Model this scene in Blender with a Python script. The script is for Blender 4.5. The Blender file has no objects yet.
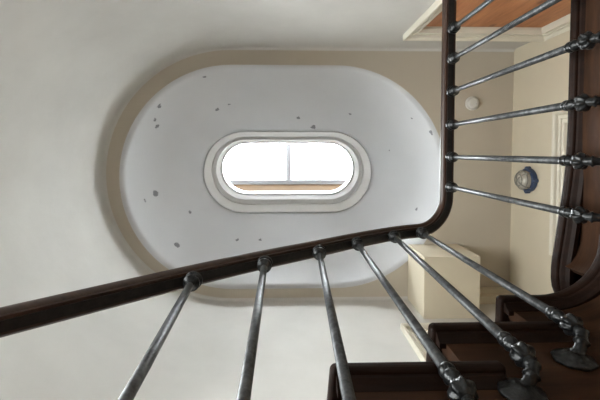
import bpy, bmesh, math, random
from mathutils import Vector, Matrix
random.seed(7)
C = bpy.context.scene.collection
PI = math.pi
F = 375.0                      # focal length in pixels of a 600-pixel-wide picture

# ------------------------------------------------------------------ helpers
def obj(name, bm, mat, parent=None, smooth=False, recalc=True):
    if recalc:
        bmesh.ops.recalc_face_normals(bm, faces=bm.faces[:])
    me = bpy.data.meshes.new(name)
    bm.to_mesh(me); bm.free()
    if smooth:
        for p in me.polygons: p.use_smooth = True
    o = bpy.data.objects.new(name, me)
    me.materials.append(mat)
    C.objects.link(o)
    if parent: o.parent = parent
    return o

def smooth_by_angle(o, deg=35):
    me = o.data
    for p in me.polygons: p.use_smooth = True
    bm = bmesh.new(); bm.from_mesh(me)
    lim = math.radians(deg)
    for e in bm.edges:
        if len(e.link_faces) != 2 or e.calc_face_angle(0) > lim:
            e.smooth = False
    bm.to_mesh(me); bm.free()
    return o

def empty(name, loc=(0, 0, 0)):
    o = bpy.data.objects.new(name, None); o.location = loc
    o.empty_display_size = .1
    C.objects.link(o); return o

def tag(o, label, cat, group=None):
    o['label'] = label; o['category'] = cat
    if group: o['group'] = group
    return o

def struct(o):
    o['kind'] = 'structure'; return o

def bevel(o, w, seg=2):
    m = o.modifiers.new('bevel', 'BEVEL'); m.width = w; m.segments = seg
    m.limit_method = 'ANGLE'; m.angle_limit = math.radians(40)
    return o

def solid(o, t, offset=1):
    m = o.modifiers.new('solidify', 'SOLIDIFY'); m.thickness = t; m.offset = offset
    return o

def add_box(bm, a, b):
    x0, y0, z0 = a; x1, y1, z1 = b
    v = [bm.verts.new(p) for p in ((x0,y0,z0),(x1,y0,z0),(x1,y1,z0),(x0,y1,z0),(x0,y0,z1),(x1,y0,z1),(x1,y1,z1),(x0,y1,z1))]
    for f in ((3,2,1,0),(4,5,6,7),(0,1,5,4),(1,2,6,5),(2,3,7,6),(3,0,4,7)):
        bm.faces.new([v[i] for i in f])

def box(name, a, b, mat, parent=None, bv=0):
    bm = bmesh.new(); add_box(bm, a, b)
    o = obj(name, bm, mat, parent)
    if bv: bevel(o, bv)
    return o

def add_prism(bm, pts, z0, z1):
    lo = [bm.verts.new((x, y, z0)) for x, y in pts]
    hi = [bm.verts.new((x, y, z1)) for x, y in pts]
    n = len(pts)
    bm.faces.new(lo[::-1]); bm.faces.new(hi)
    for i in range(n):
        bm.faces.new((lo[i], lo[(i+1) % n], hi[(i+1) % n], hi[i]))

def frame(axis):
    a = Vector(axis).normalized()
    h = Vector((0, 0, 1)) if abs(a.z) < .9 else Vector((1, 0, 0))
    u = a.cross(h).normalized(); w = a.cross(u)
    return u, w, a

def add_lathe(bm, prof, origin, axis, n=18, mod=None):
    """prof: (radius, height along axis); mod(theta, i) scales the radius"""
    u, w, a = frame(axis); o = Vector(origin)
    rings = []
    for i, (r, h) in enumerate(prof):
        ring = []
        for k in range(n):
            t = 2*PI*k/n
            s = mod(t, i) if mod else 1
            ring.append(bm.verts.new(o + a*h + (u*math.cos(t) + w*math.sin(t))*r*s))
        rings.append(ring)
    for A, B in zip(rings, rings[1:]):
        for k in range(n):
            bm.faces.new((A[k], A[(k+1) % n], B[(k+1) % n], B[k]))
    bm.faces.new(rings[0][::-1]); bm.faces.new(rings[-1])

def add_tube(bm, pts, rad, n=12):
    pts = [Vector(p) for p in pts]
    rings = []; prev = None
    for i, p in enumerate(pts):
        t = (pts[min(i+1, len(pts)-1)] - pts[max(i-1, 0)]).normalized()
        if prev is None:
            u = frame(t)[0]
        else:
            u = (prev - t*prev.dot(t)).normalized()
        prev = u; w = t.cross(u)
        r = rad[i] if isinstance(rad, (list, tuple)) else rad
        rings.append([bm.verts.new(p + (u*math.cos(2*PI*k/n) + w*math.sin(2*PI*k/n))*r) for k in range(n)])
    for A, B in zip(rings, rings[1:]):
        for k in range(n):
            bm.faces.new((A[k], A[(k+1) % n], B[(k+1) % n], B[k]))
    bm.faces.new(rings[0][::-1]); bm.faces.new(rings[-1])

# ------------------------------------------------------------------ materials
def mat(name, rough=.5, metal=0, spec=.5):
    m = bpy.data.materials.new(name); m.use_nodes = True
    b = m.node_tree.nodes['Principled BSDF']
    b.inputs['Roughness'].default_value = rough
    b.inputs['Metallic'].default_value = metal
    b.inputs['Specular IOR Level'].default_value = spec
    return m, m.node_tree, b

def noise(nt, scale, detail=4, vec=None, rough=.55):
    n = nt.nodes.new('ShaderNodeTexNoise')
    n.inputs['Scale'].default_value = scale
    n.inputs['Detail'].default_value = detail
    n.inputs['Roughness'].default_value = rough
    if vec: nt.links.new(vec, n.inputs['Vector'])
    return n

def coords(nt, sc=(1, 1, 1)):
    t = nt.nodes.new('ShaderNodeTexCoord'); mp = nt.nodes.new('ShaderNodeMapping')
    mp.inputs['Scale'].default_value = sc
    nt.links.new(t.outputs['Object'], mp.inputs['Vector'])
    return mp.outputs['Vector']

def ramp(nt, src, stops):
    r = nt.nodes.new('ShaderNodeValToRGB')
    e = r.color_ramp.elements
    while len(e) < len(stops): e.new(.5)
    for k, (p, c) in zip(e, stops):
        k.position = p; k.color = (*c, 1)
    nt.links.new(src, r.inputs['Fac'])
    return r.outputs['Color']

def bump(nt, b, src, strength, dist=.01):
    n = nt.nodes.new('ShaderNodeBump')
    n.inputs['Strength'].default_value = strength; n.inputs['Distance'].default_value = dist
    nt.links.new(src, n.inputs['Height']); nt.links.new(n.outputs['Normal'], b.inputs['Normal'])

def plaster(name, col, var=.06, rough=.75, bmp=.25):
    m, nt, b = mat(name, rough, spec=.3)
    v = coords(nt)
    n1 = noise(nt, 1.6, 6, v, .6)
    lo = tuple(c*(1-var) for c in col); hi = tuple(min(1, c*(1+var*.5)) for c in col)
    nt.links.new(ramp(nt, n1.outputs['Fac'], ((.3, lo), (.7, hi))), b.inputs['Base Color'])
    n2 = noise(nt, 9, 5, v)
    bump(nt, b, n2.outputs['Fac'], bmp, .012)
    return m

def wood(name, c0, c1, grain=(1.2, 14, 14), rough=.35, knots=None, coat=0, bmp=.12, spec=.5):
    m, nt, b = mat(name, rough, spec=spec)
    v = coords(nt, grain)
    n1 = noise(nt, 2.2, 7, v, .65)
    col = ramp(nt, n1.outputs['Fac'], ((.32, c0), (.68, c1)))
    if knots:
        vk = coords(nt, knots)
        vo = nt.nodes.new('ShaderNodeTexVoronoi'); vo.inputs['Scale'].default_value = 1
        nt.links.new(vk, vo.inputs['Vector'])
        k = ramp(nt, vo.outputs['Distance'], ((.06, (.10, .06, .05)), (.16, (1, 1, 1))))
        mx = nt.nodes.new('ShaderNodeMix'); mx.data_type = 'RGBA'; mx.blend_type = 'MULTIPLY'
        mx.inputs['Factor'].default_value = 1
        nt.links.new(col, mx.inputs['A']); nt.links.new(k, mx.inputs['B'])
        col = mx.outputs['Result']
    nt.links.new(col, b.inputs['Base Color'])
    b.inputs['Coat Weight'].default_value = coat
    b.inputs['Coat Roughness'].default_value = .25
    bump(nt, b, n1.outputs['Fac'], bmp, .004)
    return m

def paint(name, col, rough=.45):
    m, nt, b = mat(name, rough)
    n = noise(nt, 5, 4, coords(nt))
    nt.links.new(ramp(nt, n.outputs['Fac'], ((.3, tuple(c*.95 for c in col)), (.7, col))), b.inputs['Base Color'])
    return m

def iron(name, c0, c1, rough=.42, metal=.75, rel=.25):
    m, nt, b = mat(name, rough, metal)
    n = noise(nt, 38, 6, coords(nt), .65)
    nt.links.new(ramp(nt, n.outputs['Fac'], ((.35, c0), (.68, c1))), b.inputs['Base Color'])
    n2 = noise(nt, 70, 4, coords(nt))
    bump(nt, b, n2.outputs['Fac'], rel, .003 if rel < .5 else .006)
    return m

M_WALL = plaster('wall_plaster', (.60, .585, .555), .08)
M_CREAM = plaster('cream_paint', (.64, .57, .44), .04, bmp=.1)
M_CEIL = plaster('ceiling_paint', (.53, .475, .39), .04, bmp=.1)
M_TRIM = paint('trim_paint', (.74, .69, .58))
M_WHITE = paint('white_gloss', (.965, .965, .965), .35)
M_RAIL = wood('rail_wood', (.024, .011, .007), (.058, .028, .017), (3, 3, 20), .42, coat=.1)
M_TREAD = wood('tread_wood', (.008, .0032, .0018), (.019, .0075, .004), (2, 14, 14), .55, spec=.14)
M_STRING = wood('string_wood', (.018, .0072, .003), (.050, .021, .009), (2.0, 2.0, 16), .6, spec=.16)
M_DOOR = wood('door_wood', (.36, .13, .048), (.55, .23, .09), (9, 9, 1.1), .5, knots=(3.1, 3.1, 1.9))
M_LINING = wood('lining_wood', (.055, .034, .018), (.09, .058, .033), (1.5, 20, 20), .9, spec=.02)
M_FLOOR = wood('floor_wood', (.20, .10, .05), (.32, .17, .08), (2, 18, 18), .45)
M_IRON = iron('wrought_iron', (.036, .038, .041), (.125, .13, .135), .45, .5)
M_CAST = iron('cast_iron', (.005, .0055, .006), (.036, .038, .04), .28, .55, .5)
M_CORE = iron('core_iron', (.012, .010, .009), (.028, .024, .021), .55, .3)
M_ALU = paint('grey_metal', (.16, .16, .17), .6)
M_PLASTIC = paint('white_plastic', (.66, .64, .60), .4)
M_BLUE = paint('blue_grey_plastic', (.035, .06, .125), .4)
M_GUARD = paint('guard_grey', (.26, .25, .22), .45)

# dome plaster with flaking chips at the places the photograph shows them
def dome_material(chips):
    m, nt, b = mat('dome_plaster', .7, spec=.3)
    v = coords(nt)
    n1 = noise(nt, 1.3, 6, v, .6)
    col = ramp(nt, n1.outputs['Fac'], ((.3, (.605, .61, .625)), (.7, (.65, .653, .665))))
    wob = noise(nt, 26, 4, v, .6)
    sc = nt.nodes.new('ShaderNodeVectorMath'); sc.operation = 'SCALE'; sc.inputs['Scale'].default_value = .075
    sb = nt.nodes.new('ShaderNodeVectorMath'); sb.operation = 'SUBTRACT'; sb.inputs[1].default_value = (.5, .5, .5)
    nt.links.new(wob.outputs['Color'], sb.inputs[0]); nt.links.new(sb.outputs[0], sc.inputs[0])
    ad = nt.nodes.new('ShaderNodeVectorMath'); ad.operation = 'ADD'
    nt.links.new(v, ad.inputs[0]); nt.links.new(sc.outputs[0], ad.inputs[1])
    last = None
    for (p, r) in chips:
        d = nt.nodes.new('ShaderNodeVectorMath'); d.operation = 'DISTANCE'
        d.inputs[1].default_value = p; nt.links.new(ad.outputs[0], d.inputs[0])
        q = nt.nodes.new('ShaderNodeMath'); q.operation = 'DIVIDE'; q.inputs[1].default_value = r
        nt.links.new(d.outputs['Value'], q.inputs[0])
        if last is None: last = q
        else:
            mn = nt.nodes.new('ShaderNodeMath'); mn.operation = 'MINIMUM'
            nt.links.new(last.outputs[0], mn.inputs[0]); nt.links.new(q.outputs[0], mn.inputs[1]); last = mn
    k = ramp(nt, last.outputs[0], ((.75, (.36, .36, .38)), (1.0, (1, 1, 1))))
    mx = nt.nodes.new('ShaderNodeMix'); mx.data_type = 'RGBA'; mx.blend_type = 'MULTIPLY'; mx.inputs['Factor'].default_value = 1
    nt.links.new(col, mx.inputs['A']); nt.links.new(k, mx.inputs['B'])
    nt.links.new(mx.outputs['Result'], b.inputs['Base Color'])
    n2 = noise(nt, 7, 5, v); bump(nt, b, n2.outputs['Fac'], .15, .01)
    return m

def pane_material():
    m = bpy.data.materials.new('window_pane'); m.use_nodes = True
    nt = m.node_tree; nt.nodes.clear()
    out = nt.nodes.new('ShaderNodeOutputMaterial'); mix = nt.nodes.new('ShaderNodeMixShader')
    tr = nt.nodes.new('ShaderNodeBsdfTransparent'); tr.inputs['Color'].default_value = (.95, .97, .97, 1)
    gl = nt.nodes.new('ShaderNodeBsdfGlossy'); gl.inputs['Roughness'].default_value = .03
    lw = nt.nodes.new('ShaderNodeFresnel'); lw.inputs['IOR'].default_value = 1.35
    nt.links.new(lw.outputs[0], mix.inputs[0]); nt.links.new(tr.outputs[0], mix.inputs[1]); nt.links.new(gl.outputs[0], mix.inputs[2])
    nt.links.new(mix.outputs[0], out.inputs[0])
    return m
M_PANE = pane_material()

# ------------------------------------------------------------------ dimensions (metres; camera at the origin, z up)
ZC = 4.22                                   # ceiling
YN, YS = -1.16, 1.69                       # the two long walls
XE = 2.54                                   # landing end wall
YC = (YN + YS)/2; RA = (YS - YN)/2; XA = -.65   # rounded end
ZF = -1.25                                  # floor of the stairwell
ZL = 1.5                                    # landing
FR = .03                                   # cove between wall and ceiling

def profile(breaks, fr=FR):
    """(z, inset) up the wall with a small cove at the top"""
    pr = [(z, 0) for z in breaks + [ZC - fr - .012]]
    for k in range(0, 9):
        t = PI/2*k/8
        pr.append((ZC - fr + fr*math.sin(t), fr*(1 - math.cos(t))))
    return pr

def wall_strip(name, pts, normals, prof, hole, m):
    """pts: plan points, normals: inward plan normals, hole(i, z0, z1) -> leave that face out"""
    bm = bmesh.new()
    g = [[bm.verts.new((p[0] + n[0]*ins, p[1] + n[1]*ins, z)) for z, ins in prof] for p, n in zip(pts, normals)]
    for i in range(len(pts)-1):
        for j in range(len(prof)-1):
            if hole and hole(i, prof[j][0], prof[j+1][0]): continue
            f = bm.faces.new((g[i][j], g[i+1][j], g[i+1][j+1], g[i][j+1]))
            f.normal_update()
            if f.normal.x*normals[i][0] + f.normal.y*normals[i][1] < 0: f.normal_flip()
    for v in [v for v in bm.verts if not v.link_faces]: bm.verts.remove(v)
    o = obj(name, bm, m, smooth=True, recalc=False)
    smooth_by_angle(o, 50)
    solid(o, .16, -1)
    return struct(o)

# openings
DN = (1.235, 2.445, ZL, 3.622)                 # x0, x1, z0, z1 of the doorway in the north wall
DS = (1.175, 2.10, ZL, 3.378)
DE = (-.27, .88, ZL, 3.395)                  # y0, y1 in the end wall
XJ = .95                                    # where the plain walls meet the rounded one
xs = [XJ, DN[0], DN[1], XE + .02]
wall_strip('wall_north', [(x, YN) for x in xs], [(0, 1)]*len(xs), profile([ZF, DN[2]-.02, DN[2], DN[3], DN[3]+.02]),
           lambda i, a, b: i == 1 and a >= DN[2]-1e-6 and b <= DN[3]+1e-6, M_WALL)
xs = [XJ, DS[0], DS[1], XE + .02]
wall_strip('wall_south', [(x, YS) for x in xs], [(0, -1)]*len(xs), profile([ZF, DS[2]-.02, DS[2], DS[3], DS[3]+.02]),
           lambda i, a, b: i == 1 and a >= DS[2]-1e-6 and b <= DS[3]+1e-6, M_WALL)
ys = [YN - .02, DE[0], DE[1], YS + .02]
wall_strip('wall_east', [(XE, y) for y in ys], [(-1, 0)]*len(ys), profile([ZF, DE[2], DE[3]], .006),
           lambda i, a, b: i == 1 and a >= DE[2]-1e-6 and b <= DE[3]+1e-6, M_CREAM)
NA = 48
ang = [-PI/2 - PI*k/NA for k in range(NA+1)]
WZ = (.15, 2.15)                            # height of the added, unseen window in the rounded end
wk = (17, 31)
jx = [XJ, .4, 0, -.4, XA + .06]
wall_strip('wall_west', [(x, YN) for x in jx] + [(XA + RA*math.cos(t), YC + RA*math.sin(t)) for t in ang] + [(x, YS) for x in jx[::-1]],
           [(0, 1)]*5 + [(-math.cos(t), -math.sin(t)) for t in ang] + [(0, -1)]*5, profile([ZF, WZ[0]-.02, WZ[0], WZ[1], WZ[1]+.02, 3.0]),
           lambda i, a, b: wk[0] <= i-5 < wk[1] and a >= WZ[0]-1e-6 and b <= WZ[1]+1e-6, M_WALL)

struct(box('floor', (-2.4, -1.4, ZF-.1), (2.8, 1.9, ZF), M_FLOOR))

# stadium outlines
def stadium(cx, cy, a, r, n=40):
    """a: half length, r: half width"""
    L = a - r; pts = []
    for k in range(n+1):
        t = -PI/2 + PI*k/n; pts.append((cx + L + r*math.cos(t), cy + r*math.sin(t)))
    for k in range(n+1):
        t = PI/2 + PI*k/n; pts.append((cx - L + r*math.cos(t), cy + r*math.sin(t)))
    return pts

OCX, OCY, OA, OR = -.06, .293, 1.835, 1.255      # oval opening in the ceiling
SCX, SCY, SA, SR = -.030, .290, 1.200, .576     # skylight surround
ZS = 5.42

bm = bmesh.new()
outer = [bm.verts.new((x, y, ZC + .002)) for x, y in ((-2.25, YN-.1), (XE+.1, YN-.1), (XE+.1, YS+.1), (-2.25, YS+.1))]
inner = [bm.verts.new((x, y, ZC + .002)) for x, y in stadium(OCX, OCY, OA, OR)]
es = [bm.edges.new((outer[i], outer[(i+1) % 4])) for i in range(4)]
es += [bm.edges.new((inner[i], inner[(i+1) % len(inner)])) for i in range(len(inner))]
bmesh.ops.triangle_fill(bm, edges=es, use_beauty=True)
for f in bm.faces:
    f.normal_update()
    if f.normal.z > 0: f.normal_flip()
o = obj('ceiling', bm, M_CEIL, recalc=False); solid(o, .05, -1); struct(o)

# dome: from the oval opening up to the skylight surround
def dome_ring(t):
    """t 0..1"""
    th = t*PI/2
    d = .55*t + .45*(1 - math.cos(th)); h = .55*t + .45*math.sin(th)
    return (OCX + (SCX-OCX)*d, OCY + (SCY-OCY)*d, OA + (SA-OA)*d, OR + (SR-OR)*d, ZC + (ZS-ZC)*h)

def on_dome(px, py):
    """point of the dome the photograph shows at a pixel"""
    rx, ry = (px - 290)/F, (py - 152)/F
    best = None
    for k in range(401):
        cx, cy, a, r, z = dome_ring(k/400)
        x, y = rx*z, ry*z
        dx = max(0, abs(x - cx) - (a - r)); e = abs(math.hypot(dx, y - cy) - r)
        if best is None or e < best[0]: best = (e, (x, y, z))
    return best[1]

chips = [(161, 107, 5), (157, 120, 3), (159, 127, 5), (218, 110, 5), (230, 105, 3), (156, 193, 7), (146, 200, 3),
         (177, 245, 6), (313, 127, 6), (298, 118, 4), (432, 132, 5), (412, 118, 3), (260, 240, 4), (237, 240, 4),
         (190, 212, 4), (350, 114, 3), (390, 150, 3), (206, 78, 3), (418, 210, 4)]
M_DOME = dome_material([(on_dome(x, y), r*.85*4.8/F*.62) for x, y, r in chips])
bm = bmesh.new(); rings = []
for k in range(15):
    cx, cy, a, r, z = dome_ring(k/14)
    rings.append([bm.verts.new((x, y, z)) for x, y in stadium(cx, cy, a, r)])
for A, B in zip(rings, rings[1:]):
    for i in range(len(A)):
        bm.faces.new((A[i], B[i], B[(i+1) % len(A)], A[(i+1) % len(A)]))
for f in bm.faces:
    f.normal_update()
    c = f.calc_center_median()
    if f.normal.x*(OCX - c.x) + f.normal.y*(OCY - c.y) < 0: f.normal_flip()
o = obj('ceiling_dome', bm, M_DOME, smooth=True, recalc=False); solid(o, .06, -1); struct(o)

# ------------------------------------------------------------------ skylight
win = struct(empty('window_1', (SCX, SCY, ZS)))
def W(p): return (p[0] - SCX, p[1] - SCY, p[2] - ZS)
steps = [(-.02, .03), (-.012, -.004), (-.004, -.014), (.004, -.016), (.092, .030), (.096, .100), (.158, .104), (.162, .040),
         (.212, .092), (.215, .125), (.236, .128), (.240, .098), (.262, .20), (.25, .24), (-.02, .24)]
def surround(name, st, m):
    bm = bmesh.new(); R = []
    for d, h in st:
        R.append([bm.verts.new(W((x, y, ZS + h))) for x, y in stadium(SCX, SCY - .05*max(0, d)/.24, SA - d, SR - d*.86)])
    R.append(R[0])
    for A, B in zip(R, R[1:]):
        for i in range(len(A)):
            bm.faces.new((A[i], B[i], B[(i+1) % len(A)], A[(i+1) % len(A)]))
    o = obj(name, bm, m, win); smooth_by_angle(o, 30); return o
surround('surround', steps, M_WHITE)
ZG = 6.40                                    # roof glass
# shaft lining: three white boards and one of bare wood on the south side
bm = bmesh.new()
add_box(bm, W((-1.34, -.52, ZS+.15)), W((1.30, -.48, ZG)))
add_box(bm, W((-1.34, -.48, ZS+.15)), W((-1.30, .72, ZG)))
add_box(bm, W((1.26, -.48, ZS+.15)), W((1.30, .72, ZG)))
obj('shaft_lining', bm, M_WHITE, win)
bm = bmesh.new()
vs = [W(p) for p in ((-1.30, .635, ZS+.15), (1.26, .635, ZS+.15), (1.26, .552, ZG), (-1.30, .552, ZG),
                     (-1.30, .72, ZS+.15), (1.26, .72, ZS+.15), (1.26, .72, ZG), (-1.30, .72, ZG))]
v = [bm.verts.new(p) for p in vs]
for f in ((0,1,2,3),(5,4,7,6),(0,3,7,4),(1,5,6,2),(3,2,6,7),(0,4,5,1)): bm.faces.new([v[i] for i in f])
obj('wood_lining', bm, M_LINING, win)
# roof deck that closes the gap between dome and shaft
bm = bmesh.new()
for a, b in (((-1.75, -.9, ZS+.16), (-1.34, 1.3, ZS+.24)), ((1.30, -.9, ZS+.16), (1.7, 1.3, ZS+.24)),
             ((-1.34, -.9, ZS+.16), (1.30, -.52, ZS+.24)), ((-1.34, .72, ZS+.16), (1.30, 1.3, ZS+.24))):
    add_box(bm, W(a), W(b))
obj('roof_deck', bm, M_WHITE, win)
bm = bmesh.new()
add_box(bm, W((-1.34, .478, ZG)), W((1.30, .72, ZG+.05)))
add_box(bm, W((-1.34, -.52, ZG)), W((1.30, -.40, ZG+.05)))
add_box(bm, W((-1.34, -.40, ZG)), W((-1.24, .478, ZG+.05)))
add_box(bm, W((1.20, -.40, ZG)), W((1.30, .478, ZG+.05)))
obj('window_frame', bm, M_ALU, win)
box('mullion', W((-.056, -.40, ZG)), W((.012, .478, ZG+.05)), M_ALU, win)
for a, b in ((-1.24, -.056), (.012, 1.20)):
    box('pane', W((a, -.40, ZG+.02)), W((b, .478, ZG+.028)), M_PANE, win)

# unseen window added low in the rounded end to light the lower walls
w2 = struct(empty('fill_window', (XA - RA, YC, WZ[0])))
t0, t1 = ang[wk[0]], ang[wk[1]]
hy = RA*math.sin((wk[1]-wk[0])*PI/NA/2)
bm = bmesh.new(); H = WZ[1] - WZ[0]; xw = -.06
add_box(bm, (xw, -hy, 0), (xw+.05, -hy+.05, H)); add_box(bm, (xw, hy-.05, 0), (xw+.05, hy, H))
add_box(bm, (xw, -hy+.05, 0), (xw+.05, hy-.05, .05)); add_box(bm, (xw, -hy+.05, H-.05), (xw+.05, hy-.05, H))
add_box(bm, (xw, -.02, .05), (xw+.05, .02, H-.05))
obj('window_frame', bm, M_WHITE, w2)
for a, b in ((-hy+.05, -.02), (.02, hy-.05)):
    box('pane', (xw+.02, a, .05), (xw+.026, b, H-.05), M_PANE, w2)

# ------------------------------------------------------------------ doorways
def casing(pw, e0, e1, z0, z1, w, parent, m):
    """pw(e, depth, z): e along the wall, depth towards the room"""
    pr = [(-.012, -.10), (-.012, -.02), (-.004, .0), (0, .016), (w*.28, .016), (w*.30, .004), (w*.36, .004), (w*.40, .022), (w*.60, .026), (w*.63, .014), (w*.68, .016), (w*.74, .044), (w*.86, .058), (w*.97, .058), (w, .048), (w, -.005)]
    bm = bmesh.new(); cols = []
    for o_, h in pr:
        cols.append([bm.verts.new(pw(*q)) for q in ((e0-o_, h, z0), (e0-o_, h, z1+o_), (e1+o_, h, z1+o_), (e1+o_, h, z0))])
    for A, B in zip(cols, cols[1:]):
        for i in range(3):
            bm.faces.new((A[i], A[i+1], B[i+1], B[i]))
    o = obj('casing', bm, m, parent); return o

def leaf(pw, e0, e1, z0, z1, parent, m, panels, depth):
    bm = bmesh.new()
    def bx(a0, a1, d0, d1, b0, b1):
        ps = [pw(e, d, z) for e, d, z in ((a0,d0,b0),(a1,d0,b0),(a1,d1,b0),(a0,d1,b0),(a0,d0,b1),(a1,d0,b1),(a1,d1,b1),(a0,d1,b1))]
        v = [bm.verts.new(p) for p in ps]
        for f in ((3,2,1,0),(4,5,6,7),(0,1,5,4),(1,2,6,5),(2,3,7,6),(3,0,4,7)): bm.faces.new([v[i] for i in f])
    if panels:
        bx(e0+.012, e1-.012, -depth-.03, -depth-.012, z0, z1-.012)
        st = .11
        bx(e0+.012, e0+st, -depth-.012, -depth, z0, z1-.012); bx(e1-st, e1-.012, -depth-.012, -depth, z0, z1-.012)
        for a, b in ((z0, z0+.2), (z0+.9, z0+1.03), (z1-.012-st, z1-.012)): bx(e0+st, e1-st, -depth-.012, -depth, a, b)
        mid = (e0+e1)/2
        bx(mid-.05, mid+.05, -depth-.012, -depth, z0+.2, z0+.9); bx(mid-.05, mid+.05, -depth-.012, -depth, z0+1.03, z1-.012-st)
    else:
        n = 6; w = (e1-e0-.024)/n
        for k in range(n):
            bx(e0+.012+k*w+.001, e0+.012+(k+1)*w-.001, -depth-.035, -depth, z0, z1-.016)
    return obj('door_leaf', bm, m, parent)

d1 = struct(empty('door_1', (DN[0], YN, ZL)))
pn = lambda e, d, z: (e - DN[0], d, z - ZL)
casing(pn, *DN, .115, d1, M_TRIM)
leaf(pn, *DN, d1, M_DOOR, False, .042)
d2 = struct(empty('door_2', (DS[0], YS, ZL)))
ps = lambda e, d, z: (e - DS[0], -d, z - ZL)
casing(ps, *DS, .12, d2, M_TRIM); leaf(ps, *DS, d2, M_TRIM, True, .08)
d3 = struct(empty('door_3', (XE, DE[0], ZL)))
pe = lambda e, d, z: (-d, e - DE[0], z - ZL)
casing(pe, *DE, .11, d3, M_TRIM); leaf(pe, *DE, d3, M_TRIM, True, .08)
def door_knob(parent, at, axis):
    bm = bmesh.new()
    add_lathe(bm, [(.024, 0), (.024, .006), (.009, .012), (.009, .035), (.022, .042), (.027, .055), (.02, .068), (.004, .072)], at, axis, 16)
    obj('door_knob', bm, M_CAST, parent, True)
door_knob(d1, (1.05, -.042, 1.0), (0, 1, 0))
door_knob(d2, (.08, .08, 1.0), (0, -1, 0))
door_knob(d3, (.08, 1.07, 1.0), (-1, 0, 0))

# cornice ledge beside the boxing, on the south wall
bm = bmesh.new()
add_box(bm, (1.93, YS-.13, 4.14), (XE, YS, ZC)); add_box(bm, (1.93, YS-.08, 4.05), (XE, YS, 4.14))
struct(obj('trim_1', bm, M_CREAM))

# ------------------------------------------------------------------ boxing under the ceiling
bx_ = tag(box('pipe_boxing', (1.35, 1.055, 3.70), (1.925, YS, ZC), M_CREAM, None, .006),
          'cream painted square boxing hung in the corner of ceiling and wall above the doorway', 'boxing')

# ------------------------------------------------------------------ smoke detector
sd = tag(empty('smoke_detector', (2.06, -.55, ZC)), 'small round white smoke detector on the beige ceiling beside the railing', 'smoke detector')
bm = bmesh.new(); add_lathe(bm, [(.078, 0), (.08, .008), (.078, .016), (.07, .018)], (0, 0, 0), (0, 0, -1), 32)
smooth_by_angle(obj('base', bm, M_PLASTIC, sd), 30)
bm = bmesh.new(); add_lathe(bm, [(.064, .018), (.064, .03), (.058, .042), (.046, .05), (.02, .052), (.018, .049), (.004, .049)], (0, 0, 0), (0, 0, -1), 32)
smooth_by_angle(obj('cover', bm, M_PLASTIC, sd), 25)
bm = bmesh.new(); add_lathe(bm, [(.005, .045), (.005, .054), (.003, .056)], (.03, .012, 0), (0, 0, -1), 10)
obj('indicator', bm, M_GUARD, sd)

# ------------------------------------------------------------------ bulkhead wall light
LZ = 3.89
bl = tag(empty('bulkhead_light', (XE, .295, LZ)), 'round caged bulkhead lamp with a blue rim on the cream wall', 'wall light')
bm = bmesh.new()
add_lathe(bm, [(.118, 0), (.125, .006), (.128, .03), (.122, .05), (.104, .058), (.10, .05)], (0, 0, 0), (-1, 0, 0), 32)
for k in range(4):
    t = PI/4*0 + k*PI/2
    c = Vector((-.028, .122*math.cos(t), .122*math.sin(t)))
    add_lathe(bm, [(.017, -.024), (.022, -.018), (.022, .022), (.014, .03)], c, (-1, 0, 0), 12)
smooth_by_angle(obj('rim', bm, M_BLUE, bl), 30)
def glass_white():
    m, nt, b = mat('frosted_glass', .25)
    b.inputs['Base Color'].default_value = (.62, .58, .50, 1); b.inputs['Transmission Weight'].default_value = .25
    n = noise(nt, 30, 3, coords(nt)); bump(nt, b, n.outputs['Fac'], .2, .004)
    return m
bm = bmesh.new()
add_lathe(bm, [(.097, .045), (.099, .062), (.095, .085), (.082, .108), (.06, .124), (.03, .133), (.006, .135)], (0, 0, 0), (-1, 0, 0), 32)
obj('glass_dome', bm, glass_white(), bl, True)
bm = bmesh.new()
for k in range(2):
    t = k*PI/2 + PI/4
    pts = []
    for j in range(17):
        s = -1 + 2*j/16
        rr = .112*math.sin(s*PI/2); hh = .05 + .095*math.cos(s*PI/2)
        pts.append((-hh, rr*math.cos(t), rr*math.sin(t)))
    add_tube(bm, pts, .0055, 8)
for rr, hh in ((.062, .132), (.1, .094)):
    pts = [(-hh, rr*math.cos(2*PI*k/28), rr*math.sin(2*PI*k/28)) for k in range(29)]
    add_tube(bm, pts, .005, 8)
obj('guard', bm, M_GUARD, bl, True)

# ------------------------------------------------------------------ staircase
stair = tag(empty('staircase', (.095, .541, ZF)), 'dark brown wooden staircase with winding treads rising to the landing', 'staircase')
SO = Vector(stair.location)
def S(p): return (p[0] - SO.x, p[1] - SO.y, p[2] - SO.z)
YNO, YST = .506, .541                        # nosing and string planes of the flight
XNO, XST = 1.12, 1.145                       # the same along the landing
CXA, CYA = .88, .316                         # centre of the turned corner
def tread_obj(pts, ztop, th=.038):
    bm = bmesh.new(); add_prism(bm, [(x - SO.x, y - SO.y) for x, y in pts], ztop - th - SO.z, ztop - SO.z)
    o = obj('tread', bm, M_TREAD, stair); bevel(o, .014, 4); return o
def cove_obj(path, ztop):
    """scotia moulding under a nosing, swept along a plan path (inward to the left)"""
    bm = bmesh.new(); rows = []
    pr = [(.010, 0), (.012, -.008), (.022, -.018), (.030, -.030), (.045, -.030), (.045, 0)]
    n = len(path)
    for i, p in enumerate(path):
        a = Vector(path[max(i-1, 0)]); b = Vector(path[min(i+1, n-1)])
        t = (b - a).normalized(); nn = Vector((-t.y, t.x))
        rows.append([bm.verts.new(S((p[0] + nn.x*d, p[1] + nn.y*d, ztop - .038 + h))) for d, h in pr])
    for A, B in zip(rows, rows[1:]):
        for k in range(len(pr)):
            bm.faces.new((A[k], A[(k+1) % len(pr)], B[(k+1) % len(pr)], B[k]))
    bm.faces.new(rows[0]); bm.faces.new(rows[-1][::-1])
    return obj('nosing_moulding', bm, M_TREAD, stair)

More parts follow.
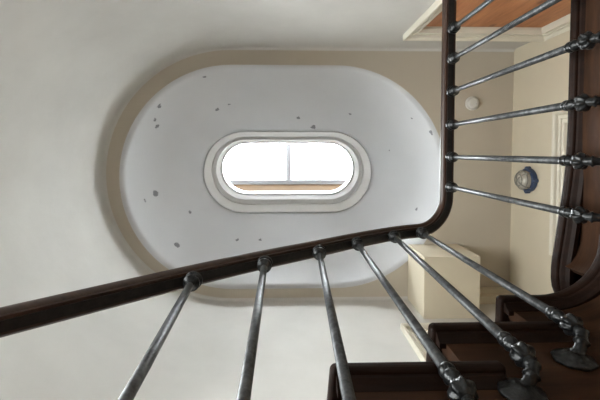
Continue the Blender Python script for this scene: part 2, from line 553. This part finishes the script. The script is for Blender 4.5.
def tread_z(k): return .89 + .205*(k)        # k = 0 is the nearest step seen whole
fronts = {-3: (-.85, -.22), -2: (-.535, -.18), -1: (-.22, -.13), 0: (.095, -.085), 1: (.41, -.05), 2: (.728, -.02)}
def front_x(k, y): return fronts[k][0] + fronts[k][1]*(y - YNO)
arc = [(CXA + .215*math.sin(t), CYA + .19*math.cos(t)) for t in [PI/2*j/12 for j in range(13)]]     # nosing arc
for k in range(-3, 3):
    z = tread_z(k)
    if k < 2:
        xe = fronts[k+1][0] + .105
        pts = [(fronts[k][0], YNO), (xe, YNO), (xe, YST+.012), (front_x(k+1, YST+.012) + .07, YST+.012),
               (front_x(k+1, YS) + .07, YS - .002), (front_x(k, YS), YS - .002)]
    else:
        pts = [(fronts[2][0], YNO)] + arc + [(CXA + .217, .285), (XST+.012, .285), (XST+.012, .60), (1.24, .70), (1.33, YS-.002), (front_x(2, YS), YS-.002)]
    tread_obj(pts, z)
    # riser
    bm = bmesh.new()
    r0, r1 = front_x(k, YST) + .035, front_x(k, YS) + .035
    lo = z - .205 if k > -3 else z - .19
    add_prism(bm, [(r0 - SO.x, YST + .002 - SO.y), (r0 + .022 - SO.x, YST + .002 - SO.y), (r1 + .022 - SO.x, YS - .003 - SO.y), (r1 - SO.x, YS - .003 - SO.y)], lo - SO.z, z - .038 - SO.z)
    obj('riser', bm, M_TREAD, stair)
    if k < 2:
        cove_obj([(fronts[k][0] + .012, YNO + .004), (fronts[k+1][0] + .093, YNO + .004)], z)
    else:
        cove_obj([(fronts[2][0] + .012, YNO + .004)] + [(x, y) for x, y in arc] + [(CXA + .217, .295)], z)
# riser up to the landing
bm = bmesh.new()
add_prism(bm, [(x - SO.x, y - SO.y) for x, y in ((1.115, .575), (1.137, .57), (1.245, YS-.003), (1.223, YS-.003))], 1.30 - SO.z, ZL - .04 - SO.z)
obj('riser', bm, M_TREAD, stair)
# landing deck with a rounded return at the head of the flight
lp = [(XNO, YN + .003), (XNO, -.10), (XNO - .004, .05), (XNO - .014, .15), (1.092, .26), (1.082, .34), (1.074, .40), (1.069, .43), (1.066, .47), (1.066, .515), (1.071, .55), (1.085, .585), (1.12, .61),
      (1.19, YS - .003), (XE - .003, YS - .003), (XE - .003, YN + .003)]
bm = bmesh.new(); add_prism(bm, [(x - SO.x, y - SO.y) for x, y in lp], ZL - .04 - SO.z, ZL - SO.z)
o = obj('landing', bm, M_TREAD, stair); bevel(o, .015, 4)
cv = [(x + .004, y) for x, y in lp[:13]]
cove_obj([(x, y) for x, y in reversed(cv)], ZL - .002)

# string: the curved side board of flight, corner and landing
def string_rows():
    rows = []
    def zb(x): return .89 + .65*(x - .095) - .60
    for k in range(-3, 3):
        a = fronts[k][0] + .03
        b = fronts[k+1][0] + .03 if k < 2 else CXA
        zt = tread_z(k) - .036
        for x in (a, (a+b)/2, b): rows.append((x, YST, zt, zb(x), (0, 1)))
    zt = tread_z(2) - .036
    for j in range(0, 13):
        t = PI/2*j/12
        x, y = CXA + (XST-CXA)*math.sin(t), CYA + .225*math.cos(t)
        f = j/12; zbot = (1-f)*zb(CXA) + f*1.0
        if j == 7: rows.append((x, y, zt, zbot, (math.sin(t), math.cos(t))))
        rows.append((x, y, zt if j < 7 else ZL - .038, zbot, (math.sin(t), math.cos(t))))
    for y in (.1, -.3, -.7, YN + .003): rows.append((XST, y, ZL - .038, 1.0, (1, 0)))
    return rows
bm = bmesh.new(); R = []
for x, y, zt, zb_, n in string_rows():
    R.append([bm.verts.new(S(p)) for p in ((x, y, zb_), (x, y, zt), (x + n[0]*.035, y + n[1]*.035, zt), (x + n[0]*.035, y + n[1]*.035, zb_))])
for A, B in zip(R, R[1:]):
    for k in range(4):
        bm.faces.new((A[k], A[(k+1) % 4], B[(k+1) % 4], B[k]))
bm.faces.new(R[0]); bm.faces.new(R[-1][::-1])
smooth_by_angle(obj('string', bm, M_STRING, stair), 30)
# soffit boards
bm = bmesh.new()
def q(pts):
    bm.faces.new([bm.verts.new(S(p)) for p in pts])
q(((-.82, YST+.03, -.27), (.88, YST+.03, .81), (.88, YS-.003, .81), (-.82, YS-.003, -.27)))
q(((.88, YST+.03, .81), (1.12, .35, 1.02), (1.12, YS-.003, 1.02), (.88, YS-.003, .81)))
q(((1.12, YN+.003, 1.02), (1.12, YS-.003, 1.02), (XE-.003, YS-.003, 1.02), (XE-.003, YN+.003, 1.02)))
solid(obj('soffit', bm, M_WALL, stair), .02)

# ------------------------------------------------------------------ railing
rail = tag(empty('stair_railing', (.98, -.75, ZL)), 'iron balustrade with dark wooden handrail curving round the stairwell up to the landing', 'railing')
RO = Vector(rail.location)
def Rr(p): return Vector(p) - RO
YB, XB = .48, .99
flight = [(-.362, 1.4286), (-.109, 1.636), (.139, 1.80), (.353, 1.978), (.589, 2.143), (.782, 2.222)]
land = [(.2156), (.031), (-.166), (-.37), (-.567), (-.75)]
ZR = 2.31
# underside line of the handrail
path = [(-1.70, YB, .26), (-1.3, YB, .61), (-1.05, YB, .83), (-.82, YB, 1.018)]
def rail_z(x):
    ks = [(-.82, 1.018), (-.362, 1.4286), (-.109, 1.632), (.139, 1.810), (.353, 1.976), (.589, 2.134), (.70, 2.19), (.78, 2.226)]
    for (a, za), (b, zb) in zip(ks, ks[1:]):
        if a <= x <= b: return za + (zb-za)*(x-a)/(b-a)
    return ks[-1][1]
for k in range(1, 27): 
    x = -.82 + 1.60*k/26; path.append((x, YB, rail_z(x)))
for j in range(1, 13):
    t = PI/2*j/12
    path.append(((XB - .2) + .2*math.sin(t), .28 + .2*math.cos(t), 2.226 + (ZR - 2.226)*math.sin(PI/2*j/12)))
for y in (.1, -.2, -.5, -.8, YN + .004): path.append((XB, y, ZR))
# soften the slope changes
for _ in range(3):
    zs = [p[2] for p in path]
    path = [p if i in (0, len(path)-1) else (p[0], p[1], .25*zs[i-1] + .5*zs[i] + .25*zs[i+1] if 4 < i < 46 else p[2]) for i, p in enumerate(path)]
def sweep(name, prof, m, parent, dz=0):
    bm = bmesh.new(); rows = []
    n = len(path)
    for i, p in enumerate(path):
        a = Vector(path[max(i-1, 0)]); b = Vector(path[min(i+1, n-1)])
        t = (b - a).normalized()
        side = Vector((t.y, -t.x, 0)).normalized(); up = side.cross(t)
        if up.z < 0: up = -up
        rows.append([bm.verts.new(Rr(p) + side*u + up*(v + dz)) for u, v in prof])
    k = len(prof)
    for A, B in zip(rows, rows[1:]):
        for j in range(k): bm.faces.new((A[j], A[(j+1) % k], B[(j+1) % k], B[j]))
    bm.faces.new(rows[0]); bm.faces.new(rows[-1][::-1])
    o = obj(name, bm, m, parent); smooth_by_angle(o, 40); return o
half = [(.026, 0), (.028, .009), (.034, .012), (.040, .020), (.0425, .031), (.039, .043), (.030, .053), (.016, .059)]
prof = [(-u, v) for u, v in half][::-1] + half
prof = half + [(0, .061)] + [(-u, v) for u, v in reversed(half)]
sweep('handrail', prof, M_RAIL, rail)
sweep('core_rail', [(.016, -.007), (.016, .001), (-.016, .001), (-.016, -.007)], M_CORE, rail)

petal = lambda t, i: 1 + .10*math.cos(6*t)
def baluster(x, y, ztop, zring, out, reach, drop, side=0, lean=(0, 0)):
    """out: plan direction from the baluster to the string; lean: how far its foot stands off plumb"""
    bm = bmesh.new(); tx, ty = x, y
    x += lean[0]; y += lean[1]; reach -= lean[0]*out[0] + lean[1]*out[1]
    add_tube(bm, [Rr((tx, ty, ztop - .07)), Rr(((x+tx)/2, (y+ty)/2, (ztop+zring)/2)), Rr((x, y, zring + .01))], [.0132, .0138, .0142], 16)
    b = obj('baluster', bm, M_IRON, rail, True)
    c = bmesh.new()
    add_lathe(c, [(.012, -.002), (.026, 0), (.026, .007), (.019, .010), (.024, .014), (.034, .022), (.034, .030), (.024, .038), (.018, .042), (.022, .046), (.031, .053), (.031, .060), (.021, .068), (.0165, .075), (.014, .082)],
              Rr((tx, ty, ztop - .005)), (0, 0, -1), 20)
    smooth_by_angle(obj('top_collar', c, M_CAST, b), 45)
    c = bmesh.new()
    add_lathe(c, [(.014, -.012), (.018, -.006), (.020, .002), (.018, .010), (.015, .014), (.018, .018), (.0205, .026), (.018, .034), (.012, .04), (.0115, .075)], Rr((x, y, zring)), (0, 0, -1), 20)
    smooth_by_angle(obj('base_collar', c, M_CAST, b), 45)
    c = bmesh.new()
    add_lathe(c, [(.011, .054), (.019, .057), (.0255, .066), (.0285, .077), (.0255, .088), (.020, .096), (.014, .102)], Rr((x, y, zring)), (0, 0, -1), 36,
              lambda t, i: 1 + (.13 if 1 < i < 6 else 0)*math.cos(7*t))
    obj('knuckle', c, M_CAST, b, True)
    # swan-neck arm
    o2 = Vector((out[0], out[1], 0)); sd_ = Vector((-out[1], out[0], 0))
    P = [Rr((x, y, zring - .09)), Rr((x, y, zring - .09 - drop*.62)), Rr(Vector((x, y, zring - .09 - drop)) + o2*reach*.25 + sd_*side*.5), Rr(Vector((x, y, zring - .09 - drop)) + o2*reach + sd_*side)]
    pts, rad = [], []
    for j in range(25):
        s = j/24
        pts.append(P[0]*(1-s)**3 + P[1]*3*s*(1-s)**2 + P[2]*3*s*s*(1-s) + P[3]*s**3)
        rad.append(.014 + .006*max(0, math.cos(s*2*PI*3.5))**2)
    c = bmesh.new(); add_tube(c, pts, rad, 14)
    obj('bracket_arm', c, M_CAST, b, True)
    c = bmesh.new()
    add_lathe(c, [(.047, .001), (.050, .005), (.047, .010), (.036, .014), (.028, .019), (.020, .025), (.012, .027)], P[3], -o2, 40,
              lambda t, i: 1 + (.025 if i < 4 else 0)*math.cos(8*t))
    obj('rosette', c, M_CAST, b, True)
    return b
for i, (x, zt) in enumerate(flight):
    zr = {3: .818, 4: .955, 5: 1.082}.get(i, rail_z(x) - 1.125)
    lean = {0: (.056, .02), 1: (.019, .02), 2: (-.021, .02), 3: (0, .012), 4: (-.024, .012)}.get(i, (0, 0))
    baluster(x, YB, rail_z(x), zr, (0, 1), YST - YB, .06, .048, lean)
for y, zr in zip(land, (1.325, 1.33, 1.325, 1.315, 1.30, 1.295)):
    baluster(XB, y, ZR, zr, (1, 0), XST - XB, .055, 0)

# ------------------------------------------------------------------ light: overcast sky through skylight and added window, plus a fill lamp
w = bpy.data.worlds.new('sky'); bpy.context.scene.world = w; w.use_nodes = True
bg = w.node_tree.nodes['Background']; bg.inputs['Color'].default_value = (.95, .98, 1.0, 1); bg.inputs['Strength'].default_value = 2.6
sun = bpy.data.lights.new('overcast_sun', 'SUN'); sun.energy = 60; sun.angle = math.radians(130); sun.color = (.96, .98, 1)
so = bpy.data.objects.new('overcast_sun', sun); so.location = (0, 0, 9); C.objects.link(so)
def portal(name, loc, rot, sx, sy):
    L = bpy.data.lights.new(name, 'AREA'); L.shape = 'RECTANGLE'; L.size = sx; L.size_y = sy
    L.cycles.is_portal = True
    o = bpy.data.objects.new(name, L); o.location = loc; o.rotation_euler = rot; C.objects.link(o)
portal('skylight_portal', (-.02, .04, ZG + .08), (0, 0, 0), 2.5, .95)
fill = bpy.data.lights.new('window_fill', 'AREA'); fill.shape = 'RECTANGLE'; fill.size = H; fill.size_y = 2*hy; fill.energy = 95; fill.color = (1, .98, .95)  # added area lamp outside the unseen window, brightens the lower walls
do = bpy.data.objects.new('window_fill', fill); do.location = (XA - RA - .30, YC, (WZ[0]+WZ[1])/2); do.rotation_euler = (0, -PI/2, 0); C.objects.link(do)
portal('fill_window_portal', (XA - RA - .20, YC, (WZ[0]+WZ[1])/2), (0, -PI/2, 0), H, 2*hy)  # sky sampling for the added window

# ------------------------------------------------------------------ camera
cam = bpy.data.cameras.new('camera'); cam.sensor_width = 36; cam.lens = F/600*36; cam.clip_start = .02
co = bpy.data.objects.new('camera', cam); C.objects.link(co)
cam.shift_y = -34/600                        # the photograph is cropped off-centre
u = Vector((-10, 14, -F)).normalized()           # world up in camera axes
ex = (Vector((1, 0, 0)) - u*u.x).normalized()
ey = u.cross(ex)
R3 = Matrix((ex, ey, u))                         # camera axes -> world
co.matrix_world = R3.to_4x4()
bpy.context.scene.camera = co
vs_ = bpy.context.scene.view_settings
vs_.view_transform = 'Standard'; vs_.look = 'None'; vs_.gamma = 1; vs_.use_curve_mapping = False; vs_.exposure = 0.88
